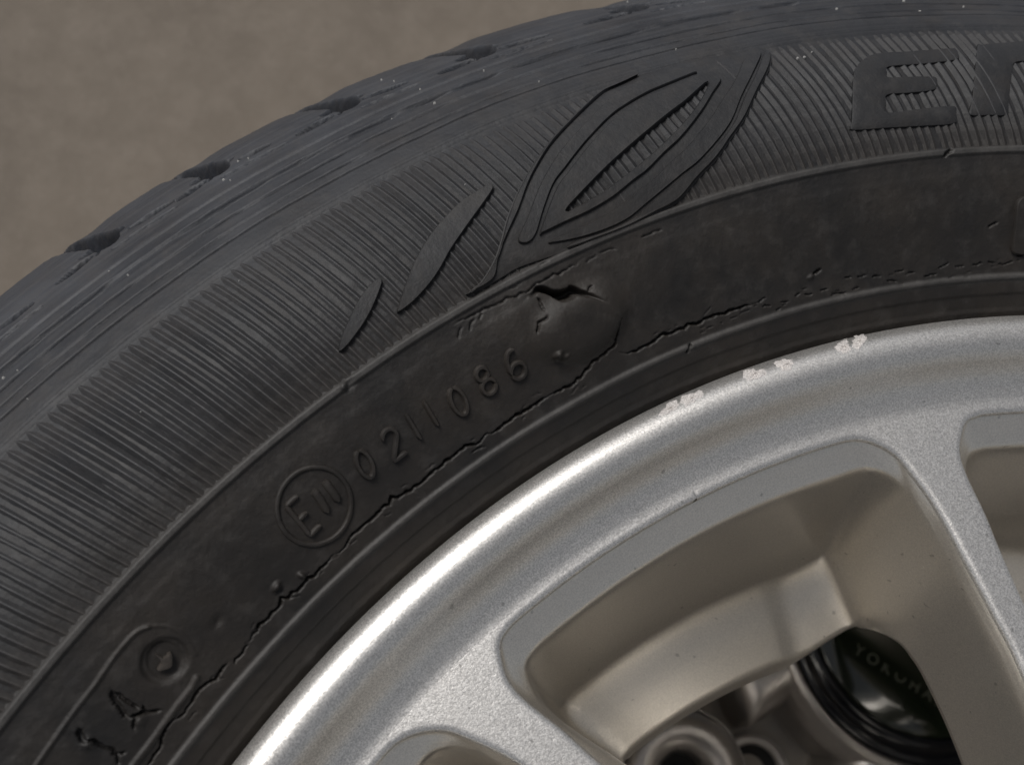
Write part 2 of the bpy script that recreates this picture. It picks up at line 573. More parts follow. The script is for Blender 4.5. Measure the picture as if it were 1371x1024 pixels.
# ---- the long circumferential crack
groove([(829, 425), (827, 441), (826, 461), (809, 474), (785, 493), (779, 505), (768, 516), (748, 523), (731, 532)], 0.75, 1.3, 0.28, 0.8, seed=20)
groove([(1015, 405), (978, 417), (945, 427), (911, 441), (876, 456), (846, 471), (829, 471)], 0.75, 1.4, 0.35, 0.9, seed=21)
groove([(735, 530), (711, 543), (688, 558), (671, 572), (655, 581)], 0.75, 1.5, 0.35, 0.9, seed=22)
groove([(664, 576), (644, 589), (617, 602), (598, 619), (577, 632), (558, 651), (541, 661), (524, 672), (505, 685), (492, 698), (473, 716), (463, 733), (446, 748)], 0.72, 1.5, 0.35, 0.9, seed=23)
groove([(452, 740), (430, 761), (403, 784), (376, 808), (363, 824), (339, 848), (329, 861)], 0.7, 1.4, 0.40, 0.9, seed=24)
groove([(333, 862), (324, 876), (314, 889)], 0.5, 1.1, 0.2, 0.8, seed=25)
groove([(306, 885), (296, 896), (287, 907), (276, 915), (264, 928), (255, 942)], 0.7, 1.3, 0.3, 0.9, seed=26)
groove([(262, 932), (249, 950), (235, 962)], 0.5, 1.1, 0.2, 0.8, seed=27)
groove([(235, 958), (222, 975), (208, 1006), (196, 1030)], 0.55, 1.2, 0.3, 0.8, seed=28)
groove([(650, 597), (640, 600), (631, 606)], 0.3, 0.6, 0.1, 0.8, seed=29)
for k in range(34):                      # hairlines running off the main crack
    x0, y0 = [(985, 415), (930, 434), (880, 455), (760, 520), (720, 538), (690, 557), (630, 596), (585, 628), (545, 659), (500, 690), (470, 722), (420, 770), (385, 800), (345, 842), (275, 916), (240, 958), (690, 380)][k % 17]
    x0 += rng.uniform(-16, 16); y0 += rng.uniform(-9, 9) - (x0 % 7) * 0.3
    L = rng.uniform(6, 20); a = math.radians(rng.uniform(15, 62))
    groove([(x0, y0), (x0 + L * .5 * math.cos(a), y0 - L * .5 * math.sin(a) + rng.uniform(-2, 2)), (x0 + L * math.cos(a), y0 - L * math.sin(a))], 0.24, 0.4, 0.12, 0.7, seed=500 + k)
# ---- fine broken cracking beyond it
for k, L in enumerate([[(420, 335), (455, 328)], [(350, 352), (385, 346)], [(335, 335), (365, 315)], [(515, 302), (548, 298)], [(575, 291), (607, 282)], [(615, 310), (650, 303), (682, 296)],
                       [(718, 236), (757, 227)], [(778, 238), (818, 231)], [(868, 216), (907, 207)], [(918, 219), (947, 217)], [(978, 236), (1005, 230), (1034, 221)],
                       [(1036, 203), (1060, 192), (1080, 178)], [(1100, 196), (1140, 192)], [(1168, 191), (1212, 183)], [(1228, 177), (1266, 181)], [(1268, 189), (1300, 185), (1335, 172)],
                       [(478, 312), (500, 296)], [(835, 250), (880, 252)], [(670, 238), (700, 236)], [(700, 285), (730, 276)], [(1340, 150), (1371, 146)], [(1315, 124), (1371, 134)]]):
    groove(cR(L), 0.34, 0.75, 0.18, 0.7, seed=40 + k)
for k in range(26):
    x = rng.uniform(880, 1390); y = np.interp(x, [880, 1080, 1390], [452, 392, 345]) + rng.uniform(-9, 13)
    L = rng.uniform(3, 9)
    groove([(x, y), (x + L, y - L * np.interp(x, [880, 1390], [.5, .12]))], 0.22, 0.5, 0.08, 0.6, seed=80 + k)
# nicks and mould nubs
groove([(1088, 368), (1096, 362), (1100, 360)], 0.9, 1.0, 0.1, seed=70)
groove([(919, 473), (923, 465), (925, 460)], 0.9, 1.0, 0.1, seed=71)
groove([(1262, 210), (1268, 205), (1275, 200)], 1.3, 1.6, 0.1, seed=72)
groove([(1322, 305), (1330, 300), (1337, 297)], 0.6, 0.8, 0.1, seed=73)
for p, a, b, h in (((741, 474), 0.8, 0.55, 1.1), ((752, 477), 0.9, 0.5, 0.7), ((370, 785), 0.9, 0.6, 1.0), ((404, 770), 0.5, 0.7, 0.8), ((1085, 371), 0.8, 0.5, 0.4), ((460, 517), 0.7, 0.5, 0.8)):
    H += blob(p, a, b, 0.3, h, 3.0)
for p, a, b, h in (((746, 482), 1.2, 0.8, 0.6), ((374, 791), 1.0, 0.7, 0.6), ((291, 832), 1.2, 0.8, 0.5), ((466, 514), 1.2, 0.8, 0.7)):
    H -= blob(p, a, b, 0.3, h, 2.0)
# ---- date code capsule, star pocket, stamped 1 and 4
ridge(cD([(-330, 1330), (-160, 1050), (0, 820), (100, 680), (210, 540), (320, 380), (400, 280), (470, 210), (540, 178)]), 0.55, 0.42)
ridge(cD([(540, 178), (610, 170), (690, 185), (750, 220), (800, 280), (832, 345)]), 0.3, 0.22)
ridge(cD([(838, 490), (800, 560), (720, 660), (620, 800), (540, 910), (450, 1024), (300, 1230), (150, 1450)]), 0.9, 0.50)
star_c = cD([(645, 388)])[0]
pocket = blob(star_c, 3.6, 3.6, 0, 1.0, 12.0)
H -= 0.9 * pocket
ridge([(star_c[0] + 26 * math.cos(a), star_c[1] + 27 * math.sin(a)) for a in np.linspace(0, 2 * math.pi, 30)[:-1]], 0.4, 0.25, closed=True, smooth=2)
groove(cD([(310, 560), (350, 640), (400, 720), (425, 745)]), 1.2, 0.9, 0.08, seed=60)
groove(cD([(330, 575), (420, 640), (500, 690)]), 0.9, 0.8, 0.08, seed=61)
groove(cD([(420, 735), (500, 712), (560, 698), (630, 688)]), 0.8, 0.9, 0.08, seed=62)
groove(cD([(505, 650), (525, 690), (455, 740), (458, 820)]), 0.7, 0.8, 0.15, seed=63)
groove(cD([(115, 800), (130, 850), (155, 890)]), 1.5, 0.9, 0.08, seed=64)
groove(cD([(150, 880), (200, 870), (270, 920), (355, 962)]), 0.8, 0.9, 0.2, seed=65)
groove(cD([(310, 955), (355, 962), (410, 945)]), 0.7, 0.8, 0.2, seed=66)
groove(cD([(355, 962), (360, 1024)]), 0.6, 0.7, 0.1, seed=67)
H += blob(cD([(172, 890)])[0], 0.9, 0.9, 0, 0.7, 2.0) + blob(cD([(490, 750)])[0], 0.9, 0.9, 0, 0.5, 2.0)
# ---- shoulder: block notches, circumferential sipes, cracks at the notches
notches = [(134, 323), (282, 228), (456, 140), (637, 70), (842, 10)]
nst = px2st(notches)
pitch = float(np.mean(np.diff(nst[:, 1])))
ns_m = float(np.median(nst[:, 0]))
more = [nst[0, 1] - pitch * (i + 1) for i in range(3)] + [nst[-1, 1] + pitch * (i + 1) for i in range(3)]
ALLN = [(float(a), float(b), True) for a, b in nst] + [(ns_m, t, False) for t in more]
def groove_st(st, width, depth, seed=0, ragged=0.0, soft=0.5, taper=True):
    st = np.asarray(st, float)
    rm = 295.0
    q = np.stack([st[:, 0], st[:, 1] * rm], 1)
    q = jag(q, ragged, 1.0, seed) if ragged else resample(q, 1.0)
    st = np.stack([q[:, 0], q[:, 1] / rm], 1)
    r = dist_to(st, pad=width * 2 + 3)
    if r is None:
        return
    sl, D, T = r
    w = width / 2 * (0.55 + 0.45 * np.sin(np.pi * np.clip(T, 0, 1)) if taper else 1.0)
    H[sl] -= depth * smooth01((w + soft / 2 - D) / soft)
s_sl = float(s_of_r(291.5))
for k, (s0, t0, _) in enumerate(ALLN):
    r_ = np.random.default_rng(300 + k)
    # open groove end: runs from the wall of the shoulder round the tread
    groove_st([(s0 - 2.2, t0 - 0.002), (s0 + 1.0, t0 - 0.004), (s0 + 5, t0 + 0.002), (s0 + 12, t0 + 0.012), (s0 + 40, t0 + 0.05)], 5.6, 4.6, k, 0.3, 0.9, False)
    groove_st([(s0 - 1.5, t0 + 0.014), (s0 - 0.5, t0), (s0, t0 - 0.014)], 3.6, 2.8, k, 0.25, 0.6)
    for a0, a1, ds0, ds1, w in ((0.012, 0.036, -4.5, -5.2, 2.6), (-0.020, -0.047, -3.2, -4.2, 2.4)):
        a0 += r_.uniform(-.004, .004); a1 += r_.uniform(-.008, .008)
        groove_st([(s0 + ds0, t0 + a0), (s0 + (ds0 + ds1) / 2, t0 + (a0 + a1) / 2), (s0 + ds1, t0 + a1)], w, 2.1, k, 0.07, 0.4)
    groove_st([(s0 - 2.5, t0 - 0.002), (s0 - 4.0, t0 + 0.003), (s0 - 5.5, t0 + 0.008)], 0.6, 1.6, k, 0.25, 0.4)
    groove_st([(s0 - 7.5, t0 + r_.uniform(-.01, 0)), (s0 - 7.8, t0 - 0.05)], 1.3, 0.7, k, 0.2, 0.4)
    # blocks bulge a little between notches
for j in range(len(ALLN)):
    t0 = ALLN[j][1]
    u = (TH - t0) / pitch
    dip = np.exp(-(u / 0.13) ** 2)
    H -= (smooth01((S - ns_m + 3) / 8)[:, None]) * (0.6 * dip)[None, :]
H *= smooth01((TH - TH0) / 0.02)[None, :] * smooth01((TH1 - TH) / 0.02)[None, :]
H = np.where(H == 0, 0, H)
edge_w = (smooth01((TH - TH0) / 0.02) * smooth01((TH1 - TH) / 0.02))[None, :]
H = H + hr[:, None] * (1 - edge_w)

# ---- mesh: fine sector + plain remainder + rear half, one casing
V1 = surf(S[:, None] + 0 * TH[None, :], TH[None, :] + 0 * S[:, None], H).reshape(-1, 3)
i = np.arange(NS - 1)[:, None]; j = np.arange(NC - 1)[None, :]
a = (i * NC + j).ravel()
F1 = np.stack([a, a + NC, a + NC + 1, a + 1], 1)
NR = 240
THR = np.linspace(TH1, TH0 + 2 * math.pi, NR)
V2 = surf(S[:, None] + 0 * THR[None, :], THR[None, :] + 0 * S[:, None], hr[:, None] + 0 * THR[None, :]).reshape(-1, 3)
j = np.arange(NR - 1)[None, :]
a = (i * NR + j).ravel() + len(V1)
F2 = np.stack([a, a + NR, a + NR + 1, a + 1], 1)
# rear half, mirrored about the tread centre
SB = np.linspace(0, ST, 90)
THB = np.linspace(0, 2 * math.pi, 241)
rB, zB = prof_at(SB)
V3 = np.stack([np.outer(rB, np.cos(THB)), np.outer(rB, np.sin(THB)), np.outer(-168 - zB, np.ones(241))], 2).reshape(-1, 3)
i3 = np.arange(89)[:, None]; j3 = np.arange(240)[None, :]
a = (i3 * 241 + j3).ravel() + len(V1) + len(V2)
F3 = np.stack([a, a + 1, a + 242, a + 241], 1)
tyre = mesh_np("tyre", np.vstack([V1, V2, V3]) * MM, np.vstack([F1, F2, F3]), RUBBER, wheel)
tyre["label"] = "weathered black tyre with cracked, bulged sidewall"

# ------------------------------------------------------------------ ribs of the ribbed sidewall band
pairs = [((215, 424), (410, 545)), ((0, 700), (155, 784)), ((988, 171), (1015, 235))]
lean = []
for a, b in pairs:
    q = px2st([a, b])
    lean.append((q[1, 1] - q[0, 1]) / (q[1, 0] - q[0, 0]))
LEAN = float(np.median(lean))                      # radians of theta per mm of profile length
S_IN, S_OUT = float(s_of_r(238.2)), float(s_of_r(267.6))
def rib_mesh(variant):
    r_ = np.random.default_rng(900 + variant)
    n = 9
    t = np.r_[np.linspace(0, 0.93, n), 1.0]
    s = S_IN + (S_OUT - S_IN) * t
    th = LEAN * (s - S_IN) + 0.00030 * np.sin(t * 5 + variant)
    hgt = (0.46 + r_.uniform(-.10, .10)) * np.clip(np.minimum(t * 12 + 0.5, (1 - t) * 16), 0.02, 1)
    hw = 0.92 * np.clip((1 - t) * 20, 0.3, 1)
    V = []
    for k in range(n + 1):
        r = float(prof_at(s[k])[0])
        for off, h in ((-1.0, -0.38), (-0.11, hgt[k] - 0.30), (0.11, hgt[k] - 0.30), (1.0, -0.38)):
            V.append(surf(s[k], th[k] + off * hw[k] / r, h))
    F = []
    for k in range(n):
        for c in range(3):
            b = k * 4 + c
            F.append((b, b + 1, b + 5, b + 4))
    F.append((0, 3, 2, 1))
    me = bpy.data.meshes.new("rib")
    me.from_pydata((np.array(V) * MM).tolist(), [], F)
    me.materials.append(RUBBER)
    me.materials.append(RUBBER_PALE)
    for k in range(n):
        me.polygons[k * 3 + 1].material_index = 1      # paler strip along the crest
    return me
rib_meshes = [rib_mesh(v) for v in range(5)]
RIB_P = 0.00795
nrib = int(round(2 * math.pi / RIB_P))
RIB_P = 2 * math.pi / nrib
mid = math.radians(168)
order = sorted(range(nrib), key=lambda k: abs(((k * RIB_P - mid + math.pi) % (2 * math.pi)) - math.pi))
for q, k in enumerate(order[:298]):
    o = bpy.data.objects.new("rib", rib_meshes[random.randrange(5)])
    o.rotation_euler = (0, 0, k * RIB_P + random.uniform(-0.0011, 0.0011))
    link(o, tyre)
VV, FF = [], []
base = np.array([v.co[:] for v in rib_meshes[0].vertices])
bf = [list(p.vertices) for p in rib_meshes[0].polygons]
for q, k in enumerate(order[298:]):
    c, s_ = math.cos(k * RIB_P), math.sin(k * RIB_P)
    off = len(VV) * len(base)
    VV.append(base @ np.array([[c, s_, 0], [-s_, c, 0], [0, 0, 1]]))
    FF += [[x + off for x in f] for f in bf]
ro = mesh_np("rib_band", np.vstack(VV), FF, RUBBER, tyre, smooth=False)
ro["kind"] = "stuff"

# ------------------------------------------------------------------ raised pieces on the sidewall
def poly_metric(px):
    st = px2st(px)
    s0, t0 = st.mean(0)
    rm = float(prof_at(s0)[0])
    return np.stack([(st[:, 1] - t0) * rm, st[:, 0]], 1), t0, rm

def area2(P):
    x, y = P[:, 0], P[:, 1]
    return float(np.sum(x * np.roll(y, -1) - y * np.roll(x, -1)))

def inset(P, d):
    """move a counter-clockwise loop inwards by d"""
    e1 = P - np.roll(P, 1, 0)
    e2 = np.roll(P, -1, 0) - P
    n1 = np.stack([-e1[:, 1], e1[:, 0]], 1) / (np.linalg.norm(e1, axis=1)[:, None] + 1e-9)
    n2 = np.stack([-e2[:, 1], e2[:, 0]], 1) / (np.linalg.norm(e2, axis=1)[:, None] + 1e-9)
    n = n1 + n2
    n /= np.linalg.norm(n, axis=1)[:, None] + 1e-9
    return P + n * d

def inside(P, poly):
    x, y = P[:, 0], P[:, 1]
    r = np.zeros(len(P), bool)
    a = poly; b = np.roll(poly, -1, 0)
    for (x1, y1), (x2, y2) in zip(a, b):
        c = ((y1 > y) != (y2 > y))
        with np.errstate(divide='ignore', invalid='ignore'):
            r ^= c & (x < (x2 - x1) * (y - y1) / (y2 - y1 + 1e-15) + x1)
    return r

def raised(name, px, h, bevel=0.35, holes=(), mat=None, parent=None, smooth=6, base=-0.6, grid=2.0):
    """solid raised piece with bevelled edges that follows the curve of the tyre"""
    loops = []
    ref = None
    for q, L in enumerate([px] + list(holes)):
        P = catmull(L, smooth, True) if smooth else np.asarray(L, float)
        st = px2st(P)
        if ref is None:
            ref = (st[:, 1].mean(), float(prof_at(st[:, 0].mean())[0]))
        m = np.stack([(st[:, 1] - ref[0]) * ref[1], st[:, 0]], 1)
        m = resample(np.vstack([m, m[:1]]), 0.55)[:-1]
        if (area2(m) < 0) == (q == 0):
            m = m[::-1]
        loops.append(m)
    V2, F, rings = [], [], []
    Vh = []
    for m in loops:
        n = len(m)
        t = inset(m, bevel)
        base0 = len(V2)
        V2 += list(m) + list(inset(m, bevel * 0.35)) + list(t)
        Vh += [base] * n + [h * 0.72] * n + [h] * n
        for lv in range(2):
            for k in range(n):
                a = base0 + lv * n + k; b = base0 + lv * n + (k + 1) % n
                F.append((a, b, b + n, a + n))
        rings.append((base0 + 2 * n, n, t))
    pts = [Vector(p) for _, _, t in rings for p in t]
    edges = []
    idx = []
    o = 0
    for b0, n, t in rings:
        edges += [(o + k, o + (k + 1) % n) for k in range(n)]
        idx += [b0 + k for k in range(n)]
        o += n
    outer = rings[0][2]
    lo, hi = outer.min(0), outer.max(0)
    gx, gy = np.meshgrid(np.arange(lo[0], hi[0], grid), np.arange(lo[1], hi[1], grid))
    G = np.stack([gx.ravel(), gy.ravel()], 1)
    keep = inside(G, inset(outer, 0.5))
    for _, _, t in rings[1:]:
        keep &= ~inside(G, inset(t, -0.5)) & ~inside(G, t)
    G = G[keep]
    npt = len(pts)
    pts += [Vector(p) for p in G]
    vo, eo, fo, ov, oe, of = delaunay_2d_cdt(pts, edges, [], 0, 1e-7)
    mp = {}
    for q, src in enumerate(ov):
        if src and src[0] < npt:
            mp[q] = idx[src[0]]
        else:
            mp[q] = len(V2)
            V2.append(np.array(vo[q])); Vh.append(h)
    fo = [f for f in fo if len(f) == 3]
    if fo:
        C = np.array([[sum(vo[v][0] for v in f) / 3, sum(vo[v][1] for v in f) / 3] for f in fo])
        k = inside(C, outer)
        for _, _, t in rings[1:]:
            k &= ~inside(C, t)
        for f, kk in zip(fo, k):
            if kk:
                F.append(tuple(mp[v] for v in f))
    V2 = np.array([np.asarray(v)[:2] for v in V2])
    V = surf(V2[:, 1], V2[:, 0] / ref[1] + ref[0], np.array(Vh) + hlow(V2[:, 1], V2[:, 0] / ref[1] + ref[0]))
    o = mesh_np(name, V * MM, F, mat or RUBBER, parent or tyre)
    me = o.data
    bm = bmesh.new(); bm.from_mesh(me)
    bmesh.ops.recalc_face_normals(bm, faces=bm.faces)
    bm.to_mesh(me); bm.free()
    me.polygons.foreach_set("use_smooth", np.ones(len(me.polygons), bool))
    try:
        me.set_sharp_from_angle(angle=math.radians(38))
    except Exception:
        pass
    return o

def stroke(name, lines, width, h, mat=None, parent=None, smooth=5, closed=False):
    """raised strokes (one character): each px polyline becomes a rounded bead on the tyre"""
    V, F = [], []
    for L in lines:
        P = np.asarray(L, float)
        if smooth and len(P) > 2:
            P = catmull(P, smooth, closed)
        st = px2st(P)
        s0, t0 = st.mean(0)
        rm = float(prof_at(s0)[0])
        m = np.stack([(st[:, 1] - t0) * rm, st[:, 0]], 1)
        if closed:
            m = np.vstack([m, m[:1]])
        m = resample(m, 0.45)
        if closed:
            m = m[:-1]
        n = len(m)
        if closed:
            d = np.roll(m, -1, 0) - np.roll(m, 1, 0)
        else:
            d = np.gradient(m, axis=0)
        d /= np.linalg.norm(d, axis=1)[:, None] + 1e-9
        nn = np.stack([-d[:, 1], d[:, 0]], 1)
        sec = ((-1.0, -0.35), (-0.72, 0.60), (-0.38, 0.95), (0.38, 0.95), (0.72, 0.60), (1.0, -0.35))
        o = len(V)
        for k in range(n):
            e = 1.0 if closed else min(1.0, 0.45 + 0.6 * min(k, n - 1 - k))
            for c, hh in sec:
                q = m[k] + nn[k] * c * width / 2 * e
                V.append(surf(q[1], q[0] / rm + t0, hh * h + hlow(q[1], q[0] / rm + t0)))
        for k in range(n if closed else n - 1):
            for c in range(5):
                a = o + k * 6 + c; b = o + ((k + 1) % n) * 6 + c
                F.append((a, b, b + 1, a + 1))
        if not closed:
            F.append(tuple(o + c for c in range(6))); F.append(tuple(o + (n - 1) * 6 + c for c in range(5, -1, -1)))
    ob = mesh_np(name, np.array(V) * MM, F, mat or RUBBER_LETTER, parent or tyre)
    bm = bmesh.new(); bm.from_mesh(ob.data)
    bmesh.ops.recalc_face_normals(bm, faces=bm.faces)
    bm.to_mesh(ob.data); bm.free()
    try:
        ob.data.set_sharp_from_angle(angle=math.radians(50))
    except Exception:
        pass
    return ob

# ---- leaf emblem
raised("emblem_leaf", cL([(52, 992), (62, 920), (92, 850), (125, 780), (160, 715), (210, 650), (262, 606), (286, 622), (265, 690), (232, 765), (190, 840), (140, 910), (92, 968)]), 0.75, 0.22)
raised("emblem_leaf", cL([(360, 785), (385, 690), (420, 590), (460, 500), (520, 400), (590, 310), (690, 210), (780, 150), (852, 112), (868, 142), (800, 240), (720, 350), (650, 450), (590, 555), (530, 640), (440, 735)]), 0.75, 0.22)
OL = [(-216, 1307), (-140, 1239), (-72, 1126), (-36, 1020), (-12, 930), (30, 820), (80, 720), (130, 640), (200, 540), (290, 440), (390, 345), (480, 275), (560, 240), (640, 200)]
OR = [(1330, 80), (1335, 150), (1265, 290), (1205, 420), (1135, 520), (1060, 625), (965, 725), (865, 838), (740, 905), (600, 975), (430, 1040), (250, 1105), (60, 1170), (-40, 1228), (-130, 1280)]
TOP = [(760, 165), (900, 120), (1100, 90), (1250, 60)]
window = [(290, 888), (380, 790), (500, 670), (600, 580), (720, 480), (820, 400), (900, 340), (992, 258), (1012, 252), (960, 350), (880, 450), (790, 540), (700, 620), (600, 700), (460, 800), (340, 868)]
raised("emblem_base", cE(OL + TOP + OR), 0.27, 0.3, holes=[cE(window)], base=-0.8)
G1 = [(20, 1020), (75, 900), (130, 760), (190, 650), (250, 560), (330, 470), (420, 380), (520, 290), (620, 230), (700, 188)]
G1l = [(-78, 1232), (-48, 1120), (-5, 1010), (52, 890), (107, 748), (168, 636), (230, 544), (312, 454), (404, 364), (506, 276), (608, 218), (660, 198)]
raised("emblem_strand", cE([(-206, 1304), (-133, 1239), (-65, 1126), (-30, 1020), (-6, 930), (36, 822), (86, 724), (136, 644), (206, 546), (296, 446), (394, 352), (484, 282), (562, 247), (640, 208)] + G1l[::-1]), 1.0, 0.28)
L1 = [(150, 1000), (190, 880), (240, 760), (300, 680), (370, 590), (430, 520), (530, 420), (630, 350), (740, 290), (860, 240), (950, 200)]
G1r = [(46, 1032), (98, 912), (152, 774), (212, 664), (272, 578), (350, 488), (438, 398), (536, 308), (632, 248), (740, 196)]
raised("emblem_strand", cE(G1r + [(900, 165), (960, 192)] + [(940, 196), (852, 232), (732, 282), (622, 342), (522, 412), (422, 512), (362, 582), (292, 672), (232, 752), (182, 876), (140, 1004)] + [(95, 1050)]), 0.85, 0.25)
G2l = [(175, 1000), (290, 945), (410, 890), (528, 820), (626, 742), (706, 682), (786, 602), (864, 532), (934, 452), (992, 374), (1040, 296), (1078, 240)]
body = [(156, 1000), (196, 884), (246, 766), (306, 686), (376, 597), (436, 527), (536, 427), (636, 357), (746, 297), (866, 247), (956, 206), (1040, 190), (1078, 220)]
raised("emblem_strand", cE(body + G2l[::-1]), 1.0, 0.28, holes=[cE(window)], base=-0.5)
G2r = [(200, 1048), (310, 988), (432, 932), (554, 862), (656, 780), (736, 720), (816, 640), (897, 570), (968, 488), (1030, 406), (1082, 326), (1130, 256), (1165, 190)]
R1i = [(1285, 90), (1245, 190), (1185, 310), (1135, 430), (1065, 528), (965, 636), (885, 698), (815, 756), (705, 846), (605, 926), (480, 985), (330, 1030)]
raised("emblem_strand", cE(G2r + [(1200, 120)] + R1i), 0.75, 0.25)
R1o = [(1325, 90), (1325, 155), (1257, 292), (1196, 418), (1126, 516), (1052, 618), (957, 716), (857, 830), (735, 896), (597, 966), (430, 1030), (300, 1075)]
raised("emblem_strand", cE([(p[0] + 8, p[1] + 6) for p in R1i] [::-1] + R1o), 1.0, 0.28)
# ---- large letters E and N (the N runs out of the picture)
raised("letter", cN([(160, 400), (182, 320), (245, 258), (340, 225), (600, 205), (888, 180), (905, 215), (895, 265), (640, 298), (415, 318), (405, 355), (410, 392), (560, 388), (738, 384), (758, 430), (742, 478), (560, 505), (405, 515), (398, 575), (405, 640), (640, 612), (872, 590), (890, 650), (880, 718), (640, 738), (380, 752), (200, 765), (140, 758), (150, 700), (155, 550)]), 0.26, 0.25, smooth=3)
raised("letter", cN([(1040, 165), (1070, 160), (1250, 148), (1450, 136), (1640, 130), (1720, 190), (1730, 330), (1700, 640), (1500, 650), (1520, 330), (1490, 285), (1400, 284), (1300, 292), (1282, 380), (1262, 560), (1250, 655), (1120, 658), (985, 655), (1000, 560), (1022, 360)]), 0.26, 0.25, smooth=3)
raised("letter", [(1359, 272), (1372, 262), (1420, 256), (1426, 300), (1420, 338), (1380, 342), (1356, 340), (1353, 330), (1356, 300)], 0.8, 0.3, smooth=3)
# ---- approval mark: ring and strokes, then the approval number
stroke("mark_ring", [[(420.5 + 50 * math.cos(a) * math.cos(.5) - 54 * math.sin(a) * math.sin(.5) * 0.9, 677 + 50 * math.cos(a) * math.sin(.5) * 0.9 + 54 * math.sin(a) * math.cos(.5)) for a in np.linspace(0, 2 * math.pi, 41)[:-1]]], 1.05, 0.50, closed=True, smooth=2, mat=RUBBER)
stroke("letter", [cM([(280, 462), (165, 565)]), cM([(165, 565), (285, 705), (400, 850)]), cM([(285, 705), (372, 622)]), cM([(400, 855), (505, 745)])], 1.15, 0.62, smooth=0)
stroke("digit", [cM([(432, 408), (500, 500), (575, 622)])], 1.7, 0.7)
stroke("digit", [cM([(540, 318), (610, 410), (680, 512)])], 1.7, 0.7)
def circ(cx, cy, rx, ry, a0, a1, n=14):
    return [(cx + rx * math.cos(math.radians(a)), cy + ry * math.sin(math.radians(a))) for a in np.linspace(a0, a1, n)]
GL = {
    '0': [circ(0, 0, .42, .95, 90, 445, 22)],
    '2': [circ(0, .48, .45, .47, 170, -35, 12) + [(-.42, -.95)], [(-.42, -.95), (.48, -.92)]],
    '1': [[(-.05, .95), (.0, 0), (.05, -.95)]],
    '8': [circ(-.02, .48, .36, .44, 0, 357, 16), circ(.02, -.46, .44, .48, 0, 357, 16)],
    '6': [[(.28, .88), (-.05, .92), (-.36, .45), (-.44, -.35)], circ(0, -.42, .44, .50, 180, 537, 18)],
}
def place(ch, c, up, right):
    return [[(c[0] + u * right[0] + v * up[0], c[1] + u * right[1] + v * up[1]) for u, v in L] for L in GL[ch]]
for ch, c, hgt in (('0', (488, 621), 20), ('2', (526, 594), 21), ('1', (553, 571), 20), ('1', (576, 553), 20), ('0', (613, 537), 20), ('8', (649, 509), 20), ('6', (688, 488), 21)):
    up = (-0.46 * hgt, -0.89 * hgt)
    ri = (0.80 * hgt * 1.15, -0.58 * hgt * 1.15)
    stroke("digit", place(ch, c, up, ri), 1.1, 0.75, smooth=2)
# ---- star in the date-code pocket
st_px = cD([(582, 345), (612, 352), (645, 372), (668, 335), (690, 345), (692, 385), (688, 425), (650, 440), (612, 452), (596, 440), (622, 408), (618, 385)])
raised("star", st_px, 0.25, 0.25, smooth=2, base=-1.5, mat=RUBBER_PALE)
# ---- pale flecks stuck to the rubber
fl = [(333, 213, 3), (319, 217, 3.6), (261, 242, 3), (300, 242, 5), (309, 243, 3), (145, 362, 3.2), (172, 369, 3.4), (582, 139, 5), (563, 121, 3.5), (523, 155, 3), (722, 111, 3), (708, 100, 2.5), (905, 68, 3),
      (848, 113, 3.4), (871, 128, 2.6), (623, 247, 3), (597, 272, 2.4), (648, 96, 3.6), (633, 92, 2.5), (362, 291, 3), (5, 506, 4.5), (24, 496, 2.8), (39, 536, 2.6), (141, 515, 2.4), (188, 551, 3), (340, 450, 2.4), (320, 376, 2.6),
      (511, 108, 4), (528, 110, 3), (930, 98, 2), (995, 81, 2), (1068, 78, 5), (1077, 77, 6), (1087, 70, 4), (1356, 58, 4), (1360, 62, 3.4), (1345, 71, 3), (430, 308, 2.5), (234, 637, 2.2), (1050, 299, 2), (612, 140, 2), (770, 66, 2.4), (840, 2, 3),
      (1210, 3, 6), (1222, 6, 5), (1290, 10, 4), (1120, 14, 5), (1232, 14, 6), (60, 470, 2.2), (103, 395, 2.4), (205, 348, 2.4), (420, 178, 2.2), (700, 52, 2.2)]
V, F = [], []
for x, y, d in fl:
    if d < 2.6:
        continue
    s0, t0 = px2st([(x, y)])[0]
    r0 = float(prof_at(s0)[0])
    hh = float(np.interp(t0, TH, H[np.clip(np.searchsorted(S, s0), 0, NS - 1)]))
    rad = d * 0.07
    n = 7
    o = len(V)
    V.append(surf(s0, t0, hh + 0.42))
    ph = random.uniform(0, 6)
    for lv, (rr, h2) in enumerate(((0.7, 0.32), (1.0, -0.25))):
        for k in range(n):
            a = ph + k * 2 * math.pi / n
            q = rad * rr * random.uniform(0.65, 1.3)
            V.append(surf(s0 + q * math.sin(a) * 0.8, t0 + q * math.cos(a) / r0, hh + h2))
    for k in range(n):
        F.append((o, o + 1 + k, o + 1 + (k + 1) % n))
        F.append((o + 1 + k, o + 1 + n + k, o + 1 + n + (k + 1) % n, o + 1 + (k + 1) % n))
sp = mesh_np("fleck_scatter", np.array(V) * MM, F, SPECK, tyre)
sp["kind"] = "stuff"
sp["label"] = "pale grit flecks stuck to the rubber"

# ------------------------------------------------------------------ alloy rim
NSPK = 11
PIT = 360.0 / NSPK
ZF = -6.0
ZB = -65.0
flange = [(189.7, -6.0), (190.6, -5.93), (191.6, -5.7), (193.5, -4.9), (195.3, -3.5), (196.8, -1.6), (198.2, 0.5), (199.6, 2.0), (201.3, 2.9), (203.2, 3.0), (204.8, 2.4), (206.0, 1.3), (206.8, 0.0), (207.0, -1.6), (206.4, -3.4), (204.5, -4.8), (201, -6.5), (196, -9), (190, -14)]
flange = catmull(flange, 5)
flange = flange[flange[:, 0] > 0]
rim = lathe("rim", np.array([p for p in flange if True]), ALLOY, wheel, 720)
rim["label"] = "silver metallic alloy rim with eleven spokes"

